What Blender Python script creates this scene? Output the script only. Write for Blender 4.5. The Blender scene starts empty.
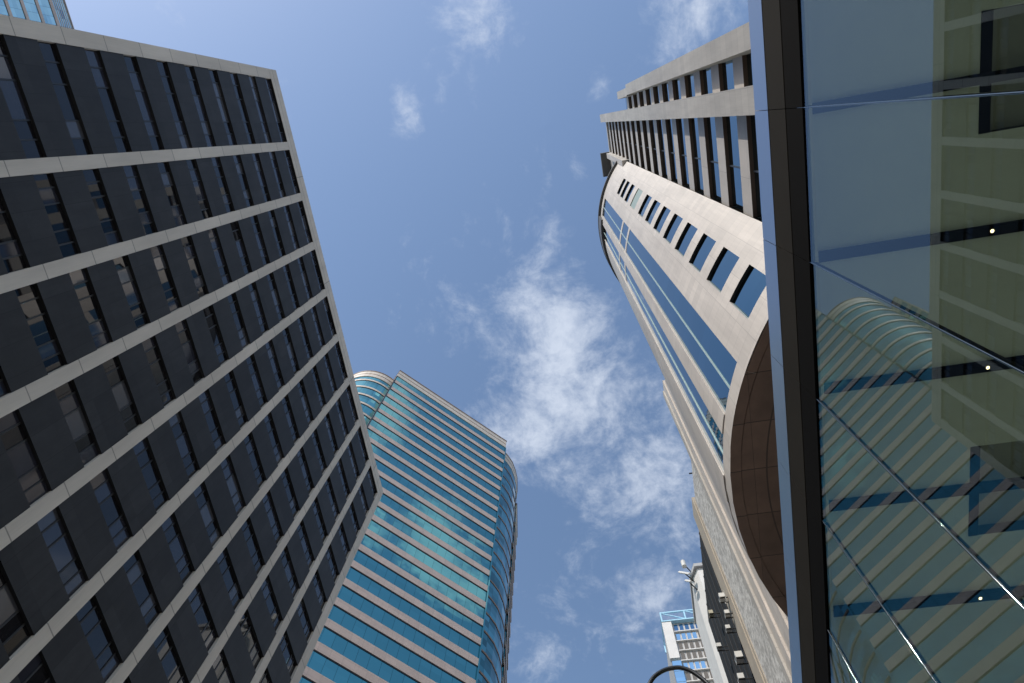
import bpy, math, random
import numpy as np
from mathutils import Matrix, Vector
random.seed(7)
SC = bpy.context.scene
COL = SC.collection
R_ = math.radians

# ---------------------------------------------------------------- camera
EYE = 1.6
ROT = ((0.98433934, 0.14822253, 0.09542608),
       (0.16986161, -0.94227951, -0.28854180),
       (0.04714964, 0.30023228, -0.95270011))
# rows are the world X, Y, Z axes in camera space
cam_d = bpy.data.cameras.new("camera")
cam = bpy.data.objects.new("camera", cam_d)
COL.objects.link(cam)
Mx = Matrix((ROT[0] , ROT[1], ROT[2])).to_4x4()
for i in range(3):
    v = Vector(Mx.col[i][:3]).normalized()
    for j in range(3):
        Mx[j][i] = v[j]
Mx.translation = Vector((0, 0, EYE))
cam.matrix_world = Mx
cam_d.sensor_width = 36
cam_d.lens = 687 / 1024 * 36
cam_d.clip_start = 0.05
cam_d.clip_end = 20000
SC.camera = cam

# ---------------------------------------------------------------- sky and sun
SUN_EL = R_(42.8)
SUN_H = Vector((-0.53, -0.848)).normalized()
sun_dir = Vector((SUN_H.x * math.cos(SUN_EL), SUN_H.y * math.cos(SUN_EL), math.sin(SUN_EL)))
world = bpy.data.worlds.new("World")
SC.world = world
world.use_nodes = True
nt = world.node_tree
nt.nodes.clear()
L = nt.links.new
def N(t, **kw):
    n = nt.nodes.new(t)
    for k, v in kw.items():
        setattr(n, k, v)
    return n
def M_(op, a, b=None, c=None, clamp=False):
    n = N('ShaderNodeMath', operation=op, use_clamp=clamp)
    for i, v in enumerate((a, b, c)):
        if v is None: continue
        if hasattr(v, 'links') or hasattr(v, 'is_linked'): L(v, n.inputs[i])
        else: n.inputs[i].default_value = v
    return n.outputs[0]
sky = N('ShaderNodeTexSky', sky_type='NISHITA')
sky.sun_disc = False
sky.sun_elevation = SUN_EL
sky.sun_rotation = math.atan2(SUN_H.x, SUN_H.y)
sky.altitude = 50
sky.air_density = 1.25
sky.dust_density = 0.7
sky.ozone_density = 1.7
tc = N('ShaderNodeTexCoord')
sep = N('ShaderNodeSeparateXYZ')
L(tc.outputs['Generated'], sep.inputs[0])
zc = M_('MAXIMUM', sep.outputs[2], 0.04)
qx = M_('DIVIDE', sep.outputs[0], zc)
qy = M_('DIVIDE', sep.outputs[1], zc)
q = N('ShaderNodeCombineXYZ')
L(qx, q.inputs[0]); L(qy, q.inputs[1])
# banks of cloud on the cloud deck: centre, radii, angle, strength
BANKS = [(-0.03, .30, .14, .13, 20, 1.02), (-.01, .43, .19, .12, -10, 1.02), (0.09, .58, .10, .12, 0, 1.02),
         (-.10, .39, .05, .06, 30, .45), (-.215, .25, .05, .05, 40, .42), (-.02, .18, .05, .07, 20, .55),
         (-.07, -.165, .055, .06, 35, .92), (-.10, -.10, .02, .06, -20, .46), (-.13, -.07, .014, .04, 10, .32), (.22, -.12, .06, .07, 0, .9),
         (.03, .80, .14, .10, 0, .55), (-.12, .88, .12, .10, 0, .6), (-.19, -.06, .02, .04, 0, .42),
         (.08, -.03, .02, .04, 0, .42), (.03, .067, .02, .05, 0, .5),
         (.385, -.315, .07, .045, -30, 1.5), (.43, -.36, .04, .03, 0, 1.3), (.645, -.29, .10, .06, 10, 1.5), (.58, -.38, .05, .04, -30, 1.3), (.74, -.25, .06, .05, 0, 1.2)]
msk = None
for (cx, cy, rx, ry, an, st) in BANKS:
    a = R_(an)
    dx = M_('SUBTRACT', qx, cx); dy = M_('SUBTRACT', qy, cy)
    u = M_('ADD', M_('MULTIPLY', dx, math.cos(a) / rx), M_('MULTIPLY', dy, math.sin(a) / rx))
    v = M_('ADD', M_('MULTIPLY', dx, -math.sin(a) / ry), M_('MULTIPLY', dy, math.cos(a) / ry))
    r2 = M_('ADD', M_('MULTIPLY', u, u), M_('MULTIPLY', v, v))
    g = M_('MULTIPLY', M_('EXPONENT', M_('MULTIPLY', r2, -0.8)), st)
    msk = g if msk is None else M_('MAXIMUM', msk, g)
# a broken deck elsewhere, away from the zenith
big = N('ShaderNodeTexNoise', noise_dimensions='2D')
big.inputs['Scale'].default_value = 1.1; big.inputs['Detail'].default_value = 2
L(q.outputs[0], big.inputs['Vector'])
rq = M_('SQRT', M_('ADD', M_('MULTIPLY', qx, qx), M_('MULTIPLY', qy, qy)))
far = M_('MULTIPLY', M_('SMOOTH_MIN', M_('MULTIPLY', M_('MAXIMUM', M_('SUBTRACT', rq, .95), 0.0), 3.0), 1.0, .1),
         M_('MULTIPLY', M_('SUBTRACT', big.outputs[0], .36), 3.0, clamp=True))
msk = M_('MAXIMUM', msk, far)
no = N('ShaderNodeTexNoise', noise_dimensions='2D')
no.inputs['Scale'].default_value = 7.5; no.inputs['Detail'].default_value = 11
no.inputs['Roughness'].default_value = .66; no.inputs['Distortion'].default_value = .25
L(q.outputs[0], no.inputs['Vector'])
no2 = N('ShaderNodeTexNoise', noise_dimensions='2D')
no2.inputs['Scale'].default_value = 38.0; no2.inputs['Detail'].default_value = 8
no2.inputs['Roughness'].default_value = .65; no2.inputs['Distortion'].default_value = .3
L(q.outputs[0], no2.inputs['Vector'])
den = M_('ADD', M_('MULTIPLY', msk, 0.54), M_('ADD', M_('MULTIPLY', no.outputs[0], 1.15), M_('MULTIPLY', no2.outputs[0], .36)))
mr = N('ShaderNodeMapRange', interpolation_type='SMOOTHSTEP')
mr.inputs['From Min'].default_value = .92; mr.inputs['From Max'].default_value = 1.56
mr.inputs['To Max'].default_value = .8
L(den, mr.inputs['Value'])
mixc = N('ShaderNodeMix', data_type='RGBA')
L(mr.outputs[0], mixc.inputs[0])
L(sky.outputs[0], mixc.inputs[6])
mixc.inputs[7].default_value = (4.3, 4.7, 5.4, 1)
bg = N('ShaderNodeBackground')
bg.inputs['Strength'].default_value = 0.15
L(mixc.outputs[2], bg.inputs[0])
wo = N('ShaderNodeOutputWorld')
L(bg.outputs[0], wo.inputs[0])

sd = bpy.data.lights.new("sun", 'SUN')
sd.energy = 2.9
sd.angle = R_(.5)
sd.color = (1, .94, .86)
sun = bpy.data.objects.new("sun", sd)
COL.objects.link(sun)
sun.rotation_euler = sun_dir.to_track_quat('Z', 'Y').to_euler()

SC.view_settings.view_transform = 'Standard'
SC.view_settings.look = 'None'
SC.view_settings.exposure = 0.25
SC.view_settings.gamma = 1
SC.cycles.sample_clamp_indirect = 4.0
SC.cycles.max_bounces = 10
SC.cycles.transparent_max_bounces = 16

# ---------------------------------------------------------------- materials
def mat(name, col, rough=.6, metal=0.0, spec=.5):
    m = bpy.data.materials.new(name)
    m.use_nodes = True
    b = m.node_tree.nodes['Principled BSDF']
    b.inputs['Base Color'].default_value = (*col, 1)
    b.inputs['Roughness'].default_value = rough
    b.inputs['Metallic'].default_value = metal
    b.inputs['Specular IOR Level'].default_value = spec
    return m
class G:
    """tiny node-graph helper for one material"""
    def __init__(s, m):
        s.t = m.node_tree; s.b = s.t.nodes['Principled BSDF']
    def n(s, t, **kw):
        n = s.t.nodes.new(t)
        for k, v in kw.items():
            if k.startswith('i_'): n.inputs[k[2:].replace('_', ' ')].default_value = v
            else: setattr(n, k, v)
        return n
    def l(s, a, b): s.t.links.new(a, b)
    def math(s, op, a, b=None, clamp=False):
        n = s.n('ShaderNodeMath', operation=op, use_clamp=clamp)
        for i, v in enumerate((a, b)):
            if v is None: continue
            if hasattr(v, 'is_linked'): s.l(v, n.inputs[i])
            else: n.inputs[i].default_value = v
        return n.outputs[0]
    def mul(s, colsock, fac_sock):
        n = s.n('ShaderNodeMix', data_type='RGBA', blend_type='MULTIPLY')
        n.inputs[0].default_value = 1
        if hasattr(colsock, 'is_linked'): s.l(colsock, n.inputs[6])
        else: n.inputs[6].default_value = (*colsock, 1)
        s.l(fac_sock, n.inputs[7])
        return n.outputs[2]
    def mix(s, f, a, b):
        n = s.n('ShaderNodeMix', data_type='RGBA')
        s.l(f, n.inputs[0])
        for v, i in ((a, 6), (b, 7)):
            if hasattr(v, 'is_linked'): s.l(v, n.inputs[i])
            else: n.inputs[i].default_value = (*v, 1)
        return n.outputs[2]
    def uv(s): return s.n('ShaderNodeUVMap').outputs[0]
    def uvs(s):
        x = s.n('ShaderNodeSeparateXYZ'); s.l(s.uv(), x.inputs[0]); return x.outputs[0], x.outputs[1]
    def noise(s, vec, scale, detail=5, rough=.6, lo=.3, hi=.7, a=0., b=1.):
        n = s.n('ShaderNodeTexNoise', i_Scale=scale, i_Detail=detail, i_Roughness=rough)
        if vec is not None: s.l(vec, n.inputs['Vector'])
        r = s.n('ShaderNodeMapRange')
        for k, v in (('From Min', lo), ('From Max', hi), ('To Min', a), ('To Max', b)): r.inputs[k].default_value = v
        s.l(n.outputs[0], r.inputs['Value'])
        return r.outputs[0]
    def line(s, coord, period, width, off=0.0):
        """1 inside a narrow line repeated every period"""
        f = s.math('FRACT', s.math('DIVIDE', s.math('ADD', coord, off + 1000 * period), period))
        return s.math('LESS_THAN', f, width / period)
    def bump(s, h, dist=.01, st=.5):
        n = s.n('ShaderNodeBump'); n.inputs['Distance'].default_value = dist; n.inputs['Strength'].default_value = st
        s.l(h, n.inputs['Height']); s.l(n.outputs[0], s.b.inputs['Normal'])
def stone(name, col, tile=(1.2, .8), joint=.014, var=.10, stain=.12, jcol=.55, rough=.55):
    m = mat(name, col, rough); g = G(m)
    br = g.n('ShaderNodeTexBrick', offset=0.0, squash=1.0)
    br.inputs['Scale'].default_value = 1.0
    br.inputs['Brick Width'].default_value = tile[0]; br.inputs['Row Height'].default_value = tile[1]
    br.inputs['Mortar Size'].default_value = joint; br.inputs['Bias'].default_value = 0
    br.inputs['Color1'].default_value = (1 - var, 1 - var, 1 - var, 1)
    br.inputs['Color2'].default_value = (1 + var * .6, 1 + var * .55, 1 + var * .5, 1)
    br.inputs['Mortar'].default_value = (jcol, jcol, jcol, 1)
    uv = g.uv(); g.l(uv, br.inputs['Vector'])
    mp = g.n('ShaderNodeMapping'); mp.inputs['Scale'].default_value = (1.0, .12, 1); g.l(uv, mp.inputs[0])
    st = g.noise(mp.outputs[0], 1.1, 7, .65, .3, .7, 1 - stain, 1 + stain * .4)
    sp = g.noise(None, 30, 3, .6, .3, .7, .95, 1.04)
    c = g.mul(g.mul(g.mul(col, br.outputs[0]), st), sp)
    g.l(c, g.b.inputs['Base Color'])
    return m
def glass_facade(name, tint, pane=1.5, rough=.02, tilt=.012, line_w=.05, var=.25, wave=.004, prow=0.0, lcol=.35):
    """coated reflective glazing: tinted mirror, every pane very slightly off true"""
    m = mat(name, tint, rough, 1.0); g = G(m)
    u, v = g.uvs()
    pu = g.math('FLOOR', g.math('DIVIDE', u, pane)); pv = g.math('FLOOR', g.math('DIVIDE', v, prow or 1.2))
    cb = g.n('ShaderNodeCombineXYZ'); g.l(pu, cb.inputs[0]); g.l(pv, cb.inputs[1])
    wn = g.n('ShaderNodeTexWhiteNoise', noise_dimensions='2D'); g.l(cb.outputs[0], wn.inputs['Vector'])
    r = g.n('ShaderNodeMapRange'); r.inputs['To Min'].default_value = 1 - var; r.inputs['To Max'].default_value = 1.0
    g.l(wn.outputs['Value'], r.inputs['Value'])
    ln = g.line(u, pane, line_w)
    if prow:
        ln = g.math('MAXIMUM', ln, g.line(v, prow, line_w))
    c = g.mul(tint, r.outputs[0])
    c = g.mix(ln, c, tuple(t * lcol for t in tint))
    g.l(c, g.b.inputs['Base Color'])
    # pane tilt + roller wave as a perturbed normal
    geo = g.n('ShaderNodeNewGeometry')
    sb = g.n('ShaderNodeVectorMath', operation='SUBTRACT'); g.l(wn.outputs['Color'], sb.inputs[0]); sb.inputs[1].default_value = (.5, .5, .5)
    sc = g.n('ShaderNodeVectorMath', operation='SCALE'); g.l(sb.outputs[0], sc.inputs[0]); sc.inputs['Scale'].default_value = tilt * 2
    nz = g.n('ShaderNodeTexNoise', i_Scale=.55, i_Detail=2.0)
    g.l(geo.outputs['Position'], nz.inputs['Vector'])
    s2 = g.n('ShaderNodeVectorMath', operation='SUBTRACT'); g.l(nz.outputs['Color'], s2.inputs[0]); s2.inputs[1].default_value = (.5, .5, .5)
    s3 = g.n('ShaderNodeVectorMath', operation='SCALE'); g.l(s2.outputs[0], s3.inputs[0]); s3.inputs['Scale'].default_value = wave * 4
    a1 = g.n('ShaderNodeVectorMath', operation='ADD'); g.l(geo.outputs['Normal'], a1.inputs[0]); g.l(sc.outputs[0], a1.inputs[1])
    a2 = g.n('ShaderNodeVectorMath', operation='ADD'); g.l(a1.outputs[0], a2.inputs[0]); g.l(s3.outputs[0], a2.inputs[1])
    nn = g.n('ShaderNodeVectorMath', operation='NORMALIZE'); g.l(a2.outputs[0], nn.inputs[0])
    g.l(nn.outputs[0], g.b.inputs['Normal'])
    return m
def speckle(name, col, dark, scale=9, rough=.8):
    m = mat(name, col, rough); g = G(m)
    geo = g.n('ShaderNodeNewGeometry')
    f = g.noise(geo.outputs['Position'], scale, 6, .7, .42, .58)
    f2 = g.noise(geo.outputs['Position'], .5, 4, .6, .3, .7, .85, 1.05)
    g.l(g.mul(g.mix(f, dark, col), f2), g.b.inputs['Base Color'])
    return m
def plain(name, col, rough=.6, metal=0., var=.12, scale=.6):
    m = mat(name, col, rough, metal); g = G(m)
    geo = g.n('ShaderNodeNewGeometry')
    f = g.noise(geo.outputs['Position'], scale, 6, .65, .3, .7, 1 - var, 1 + var * .5)
    g.l(g.mul(col, f), g.b.inputs['Base Color'])
    return m

M = {}
M['pier'] = stone('pale concrete cladding', (.68, .60, .515), (9, 3.09), .03, .06, .16, .5, .75)
def spandrel_mat():
    m = mat('charcoal panel', (.030, .029, .030), .6, 0, .35); g = G(m)
    u, v = g.uvs()
    geo = g.n('ShaderNodeNewGeometry')
    f = g.noise(geo.outputs['Position'], .8, 7, .7, .3, .7, .78, 1.12)
    ln = g.math('MAXIMUM', g.line(u, 1.14, .018), g.line(v, 20.0, .0))
    cb = g.n('ShaderNodeCombineXYZ'); g.l(g.math('FLOOR', g.math('DIVIDE', u, 1.14)), cb.inputs[0]); g.l(g.math('FLOOR', g.math('DIVIDE', v, 3.09)), cb.inputs[1])
    wn = g.n('ShaderNodeTexWhiteNoise', noise_dimensions='2D'); g.l(cb.outputs[0], wn.inputs['Vector'])
    k = g.n('ShaderNodeMapRange'); k.inputs['To Min'].default_value = .82; k.inputs['To Max'].default_value = 1.18; g.l(wn.outputs[0], k.inputs[0])
    mp = g.n('ShaderNodeMapping'); mp.inputs['Scale'].default_value = (2.2, .25, 1); g.l(g.uv(), mp.inputs[0])
    st = g.noise(mp.outputs[0], 1.0, 6, .7, .3, .7, .8, 1.2)
    g.l(g.mix(ln, g.mul(g.mul(g.mul((.030, .029, .030), f), k.outputs[0]), st), (.013, .013, .014)), g.b.inputs['Base Color'])
    return m
M['spandrel'] = spandrel_mat()
M['black'] = mat('black recess shade', (.010, .010, .011), .6)  # paints the shade under the parapet and in window heads
M['office_glass'] = mat('dark office glass', (.012, .011, .013), .02, 0, .6)
M['office_glass'].node_tree.nodes['Principled BSDF'].inputs['IOR'].default_value = 1.5
M['blind'] = mat('blind behind glass', (.07, .07, .082), .08, 0, .8)
M['blind_dark'] = mat('curtain behind glass', (.03, .03, .042), .05, 0, .8)
M['frame_and_shadow'] = mat('dark frame and shadow line', (.02, .02, .021), .4)  # frames and posts; also the painted shadow line under granite bands
M['granite_pink'] = stone('pink granite', (.58, .455, .39), (1.5, .7), .012, .07, .10, .7, .45)
M['granite_cream'] = stone('cream and sunlit granite', (.70, .60, .50), (1.5, 1.2), .012, .06, .08, .6, .45)  # cream parapets; also the sunlit tone of the left bow's bands
M['granite_line'] = mat('brown granite line', (.24, .16, .11), .5)
M['teal'] = glass_facade('teal reflective glazing', (.165, .45, .455), 1.5, .02, .004, .04, .10, .006)
M['teal_cap'] = glass_facade('teal bow glazing', (.26, .64, .60), 2.4, .03, .03, .06, .40, .006)
M['teal_dark'] = glass_facade('deep teal bow glazing', (.20, .52, .55), 3.1, .03, .05, .06, .60, .006)
M['far_glass'] = glass_facade('blue ribbon glazing', (.28, .52, .68), 1.6, .03, .012, .05, .2)
M['stone'] = stone('pale limestone', (.60, .545, .49), (1.35, .835), .011, .08, .17, .72, .55)
M['stone_fin'] = stone('weathered limestone', (.50, .47, .425), (2.4, .9), .012, .08, .22, .7, .6)
M['stone_slab'] = stone('slab edge stone', (.54, .495, .445), (3.2, 3.0), .012, .05, .10, .7, .55)  # slightly darker stone for the slab edges
M['soffit_brown'] = mat('shaded slab underside', (.11, .072, .053), .45)  # shade under the slab edges put into a dark brown
M['blue_glass'] = glass_facade('blue reflective glazing', (.10, .235, .31), 2.2, .02, .004, .0, .08, .002)
M['green_panel'] = mat('pale green louvre panel', (.33, .40, .34), .35)
M['mullion_pale'] = mat('pale green aluminium', (.50, .60, .55), .35, .2)
M['ledge_grey'] = mat('dark grey cladding', (.10, .10, .10), .6)
def soffit_mat():
    m = mat('brown granite soffit', (.17, .108, .078), .5); g = G(m)
    geo = g.n('ShaderNodeNewGeometry')
    sx = g.n('ShaderNodeSeparateXYZ'); g.l(geo.outputs['Position'], sx.inputs[0])
    x, y = sx.outputs[0], sx.outputs[1]
    dx = g.math('SUBTRACT', x, 16.75); dy = g.math('SUBTRACT', y, 13.82)
    rr = g.math('SQRT', g.math('ADD', g.math('MULTIPLY', dx, dx), g.math('MULTIPLY', dy, dy)))
    ring = g.math('LESS_THAN', g.math('ABSOLUTE', g.math('SUBTRACT', rr, 10.6)), .03)
    ring2 = g.math('LESS_THAN', g.math('ABSOLUTE', g.math('SUBTRACT', rr, 9.2)), .03)
    ly = g.line(y, 1.9, .04); lx = g.line(x, 1.9, .018)
    ln = g.math('MAXIMUM', g.math('MAXIMUM', ring, ring2), g.math('MAXIMUM', ly, lx))
    f = g.noise(geo.outputs['Position'], .9, 6, .65, .3, .7, .75, 1.2)
    cb = g.n('ShaderNodeCombineXYZ')
    g.l(g.math('FLOOR', g.math('DIVIDE', x, 1.9)), cb.inputs[0]); g.l(g.math('FLOOR', g.math('DIVIDE', y, 1.9)), cb.inputs[1])
    wn = g.n('ShaderNodeTexWhiteNoise', noise_dimensions='2D'); g.l(cb.outputs[0], wn.inputs['Vector'])
    k = g.n('ShaderNodeMapRange'); k.inputs['To Min'].default_value = .85; k.inputs['To Max'].default_value = 1.15; g.l(wn.outputs[0], k.inputs[0])
    c = g.mul(g.mul((.17, .108, .078), f), k.outputs[0])
    g.l(g.mix(ln, c, (.06, .04, .03)), g.b.inputs['Base Color'])
    return m
M['soffit'] = soffit_mat()
M['alu'] = mat('anodised aluminium fascia', (.50, .53, .58), .30, 1.0)
M['alu_dark'] = plain('dark bronze trim', (.022, .019, .0145), .85)
M['alu_dark'].node_tree.nodes['Principled BSDF'].inputs['Specular IOR Level'].default_value = .08
M['slot'] = mat('matt black finish', (.005, .0045, .004), .95, 0, .05)  # matt black for transom panels, gaskets and lamp housings
def hall_glass():
    m = bpy.data.materials.new('clear tinted hall glass'); m.use_nodes = True
    t = m.node_tree; t.nodes.clear()
    o = t.nodes.new('ShaderNodeOutputMaterial'); mx = t.nodes.new('ShaderNodeMixShader')
    tr = t.nodes.new('ShaderNodeBsdfTransparent'); tr.inputs[0].default_value = (.60, .70, .60, 1)
    gl = t.nodes.new('ShaderNodeBsdfGlossy'); gl.inputs['Roughness'].default_value = 0.0; gl.inputs[0].default_value = (.76, .90, 1, 1)
    fr = t.nodes.new('ShaderNodeFresnel'); fr.inputs[0].default_value = 1.52
    ma = t.nodes.new('ShaderNodeMath'); ma.operation = 'MULTIPLY_ADD'; ma.inputs[1].default_value = .62; ma.inputs[2].default_value = .095; ma.use_clamp = True
    t.links.new(fr.outputs[0], ma.inputs[0]); t.links.new(ma.outputs[0], mx.inputs[0])
    t.links.new(tr.outputs[0], mx.inputs[1]); t.links.new(gl.outputs[0], mx.inputs[2])
    t.links.new(mx.outputs[0], o.inputs[0])
    return m
M['hall_glass'] = hall_glass()
def glass_back():
    m = bpy.data.materials.new('glass inner face'); m.use_nodes = True
    t = m.node_tree; t.nodes.clear()
    o = t.nodes.new('ShaderNodeOutputMaterial'); tr = t.nodes.new('ShaderNodeBsdfTransparent'); tr.inputs[0].default_value = (.98, 1, .99, 1)
    t.links.new(tr.outputs[0], o.inputs[0])
    return m
M['glass_back'] = glass_back()
M['steel'] = mat('polished steel joint', (.16, .19, .20), .05, 1.0)
M['ceiling'] = plain('matt ceiling', (.62, .64, .61), .8, 0, .06)
M['beam'] = mat('black steel beam', (.008, .009, .013), 1.0, 0, .0)
M['hatch'] = mat('dark ceiling recess', (.016, .018, .022), .7)
M['hatch_top'] = plain('grey ceiling tray', (.30, .31, .29), .8)
M['hall_wall'] = plain('plaster wall', (.6, .58, .54), .8)
M['marble'] = plain('pale stone floor', (.6, .57, .52), .35)
def emit(name, col, s):
    m = mat(name, (0, 0, 0)); b = m.node_tree.nodes['Principled BSDF']
    b.inputs['Emission Color'].default_value = (*col, 1); b.inputs['Emission Strength'].default_value = s
    return m
M['lamp_on'] = emit('lit lamp lens', (1, .74, .42), 5)
M['mosaic'] = speckle('grey pebbledash', (.74, .72, .68), (.40, .385, .36), 3.2)
M['beige_wall'] = plain('beige render', (.44, .385, .31), .8, 0, .14)
M['dark_wall'] = plain('dark bronze glazing', (.007, .0065, .006), .8, 0, .3)
M['dark_line'] = mat('dark metal rib', (.012, .011, .010), .5)
M['ac'] = plain('off white enamel', (.68, .67, .63), .5)
M['ac_old'] = plain('yellowed enamel', (.50, .46, .34), .55)
M['grille'] = mat('fan grille', (.09, .09, .09), .6)
M['white_wall'] = plain('white painted render', (.74, .72, .69), .7, 0, .08)
M['grey_wall'] = plain('pale grey render', (.46, .46, .46), .8, 0, .1)
M['balcony_glass'] = glass_facade('pale blue glass', (.50, .76, .92), 1.3, .05, .01, .04, .15)
M['blue_paint'] = mat('pale blue painted steel', (.42, .70, .86), .4)
M['pane_brown'] = mat('beige tinted window', (.17, .15, .125), .12)
M['pane_blue'] = glass_facade('deep blue window', (.18, .34, .5), 1.3, .03, .01, .04, .2)
M['lamp_black'] = mat('black painted steel', (.012, .012, .013), .35)
M['asphalt'] = plain('asphalt', (.05, .05, .052), .9, 0, .25, 2)
M['paving'] = stone('grey paving', (.30, .29, .28), (.6, .6), .012, .1, .15, .5, .8)
M['kerb'] = plain('kerb stone', (.35, .34, .33), .8)
M['white_line'] = plain('road paint', (.75, .75, .72), .7)
M['ground'] = plain('ground', (.22, .21, .2), .9)
M['roof'] = plain('roof screed', (.30, .29, .28), .9)

# ---------------------------------------------------------------- mesh building
class MB:
    def __init__(s): s.v = []; s.f = []; s.m = []; s.uv = []; s.mats = []
    def mi(s, m):
        m = M[m] if isinstance(m, str) else m
        if m not in s.mats: s.mats.append(m)
        return s.mats.index(m)
    def face(s, pts, m, uv=None):
        b = len(s.v); s.v += [tuple(p) for p in pts]; s.f.append(tuple(range(b, b + len(pts)))); s.m.append(s.mi(m))
        if uv is None:
            P = [Vector(p) for p in pts]
            n = Vector((0, 0, 0))
            for i in range(len(P)):
                a, c = P[i], P[(i + 1) % len(P)]
                n += Vector(((a.y - c.y) * (a.z + c.z), (a.z - c.z) * (a.x + c.x), (a.x - c.x) * (a.y + c.y)))
            n.normalize()
            if abs(n.z) > .7: uv = [(p.x, p.y) for p in P]
            else:
                t = Vector((-n.y, n.x, 0)).normalized()
                uv = [(t.dot(p), p.z) for p in P]
        s.uv += list(uv)
    def box(s, x0, x1, y0, y1, z0, z1, m):
        s.prism([(x0, y0), (x1, y0), (x1, y1), (x0, y1)], z0, z1, m)
    def prism(s, poly, z0, z1, m, top=None, bottom=None, u0=0.0):
        """poly counter-clockwise; sides carry running length as u"""
        n = len(poly); u = u0
        for i in range(n):
            a, b = poly[i], poly[(i + 1) % n]
            ln = math.hypot(b[0] - a[0], b[1] - a[1])
            s.face([(a[0], a[1], z0), (b[0], b[1], z0), (b[0], b[1], z1), (a[0], a[1], z1)], m,
                   [(u, z0), (u + ln, z0), (u + ln, z1), (u, z1)])
            u += ln
        s.face([(p[0], p[1], z1) for p in poly], top or m)
        s.face([(p[0], p[1], z0) for p in reversed(poly)], bottom or m)
    def obox(s, c, ax, ay, az, m):
        """oriented box: centre and three half-axis vectors"""
        c = Vector(c); ax = Vector(ax); ay = Vector(ay); az = Vector(az)
        P = lambda i, j, k: tuple(c + ax * i + ay * j + az * k)
        for q in (((-1,-1,-1),(-1,1,-1),(1,1,-1),(1,-1,-1)), ((-1,-1,1),(1,-1,1),(1,1,1),(-1,1,1)),
                  ((-1,-1,-1),(1,-1,-1),(1,-1,1),(-1,-1,1)), ((1,1,-1),(-1,1,-1),(-1,1,1),(1,1,1)),
                  ((-1,1,-1),(-1,-1,-1),(-1,-1,1),(-1,1,1)), ((1,-1,-1),(1,1,-1),(1,1,1),(1,-1,1))):
            s.face([P(*t) for t in q], m)
    def bar(s, a, b, w, m, h=None):
        a = Vector(a); b = Vector(b); d = b - a; up = Vector((0, 0, 1)) if abs(d.normalized().z) < .95 else Vector((1, 0, 0))
        sx = d.cross(up).normalized(); sy = sx.cross(d).normalized()
        s.obox((a + b) / 2, d / 2, sx * w / 2, sy * (h or w) / 2, m)
    def tube(s, pts, rad, m, seg=12, caps=True):
        rings = []
        P = [Vector(p) for p in pts]
        for i, p in enumerate(P):
            d = (P[min(i + 1, len(P) - 1)] - P[max(i - 1, 0)]).normalized()
            r = Vector((0, 1, 0)) if abs(d.y) < .9 else Vector((1, 0, 0))
            a = d.cross(r).normalized(); b = d.cross(a).normalized()
            rr = rad[i] if isinstance(rad, (list, tuple)) else rad
            rings.append([p + (a * math.cos(2 * math.pi * k / seg) + b * math.sin(2 * math.pi * k / seg)) * rr for k in range(seg)])
        for i in range(len(rings) - 1):
            for k in range(seg):
                s.face([rings[i][k], rings[i][(k + 1) % seg], rings[i + 1][(k + 1) % seg], rings[i + 1][k]], m)
        if caps:
            s.face(list(reversed(rings[0])), m); s.face(rings[-1], m)
    def build(s, name, parent=None, smooth=False):
        me = bpy.data.meshes.new(name)
        me.from_pydata(s.v, [], s.f)
        for m in s.mats: me.materials.append(m)
        me.polygons.foreach_set('material_index', s.m)
        ul = me.uv_layers.new(name='UVMap')
        ul.data.foreach_set('uv', [c for p in s.uv for c in p])
        me.update()
        if smooth:
            import bmesh
            bm = bmesh.new(); bm.from_mesh(me); bmesh.ops.remove_doubles(bm, verts=bm.verts, dist=1e-4)
            bm.to_mesh(me); bm.free()
            me.shade_smooth()
        o = bpy.data.objects.new(name, me)
        COL.objects.link(o)
        if parent:
            o.parent = parent
            o.matrix_parent_inverse = Matrix.Translation(-parent.location)
        return o
def thing(name, label, cat, loc=(0, 0, 0), group=None):
    o = bpy.data.objects.new(name, None); COL.objects.link(o); o.location = loc
    o['label'] = label; o['category'] = cat
    if group: o['group'] = group
    return o
def tag(o, label, cat, group=None):
    o['label'] = label; o['category'] = cat
    if group: o['group'] = group
    return o
def struct(name, mb):
    o = mb.build(name); o['kind'] = 'structure'; return o
def Z(h): return h + EYE

# ---------------------------------------------------------------- ground
g = MB(); g.face([(-6000, -6000, -.02), (6000, -6000, -.02), (6000, 6000, -.02), (-6000, 6000, -.02)], 'ground'); struct('ground', g)
g = MB(); g.face([(-16, -300, 0), (-3.2, -300, 0), (-3.2, 300, 0), (-16, 300, 0)], 'asphalt'); struct('road', g)
g = MB()
for i in range(-40, 40):
    g.face([(-9.67, i * 6, .004), (-9.53, i * 6, .004), (-9.53, i * 6 + 3, .004), (-9.67, i * 6 + 3, .004)], 'white_line')
for x in (-15.6, -3.6):
    g.face([(x - .06, -250, .004), (x + .06, -250, .004), (x + .06, 250, .004), (x - .06, 250, .004)], 'white_line')
struct('road_markings', g)
g = MB(); g.box(-3.0, 4.45, -300, 300, -.1, .12, 'paving'); struct('pavement', g)
g = MB(); g.box(-20.5, -16.2, -300, 300, -.1, .12, 'paving'); struct('pavement', g)
g = MB(); g.box(-3.2, -3.003, -300, 300, -.1, .13, 'kerb'); struct('kerb', g)
g = MB(); g.box(-16.197, -16.0, -300, 300, -.1, .13, 'kerb'); struct('kerb', g)

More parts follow.
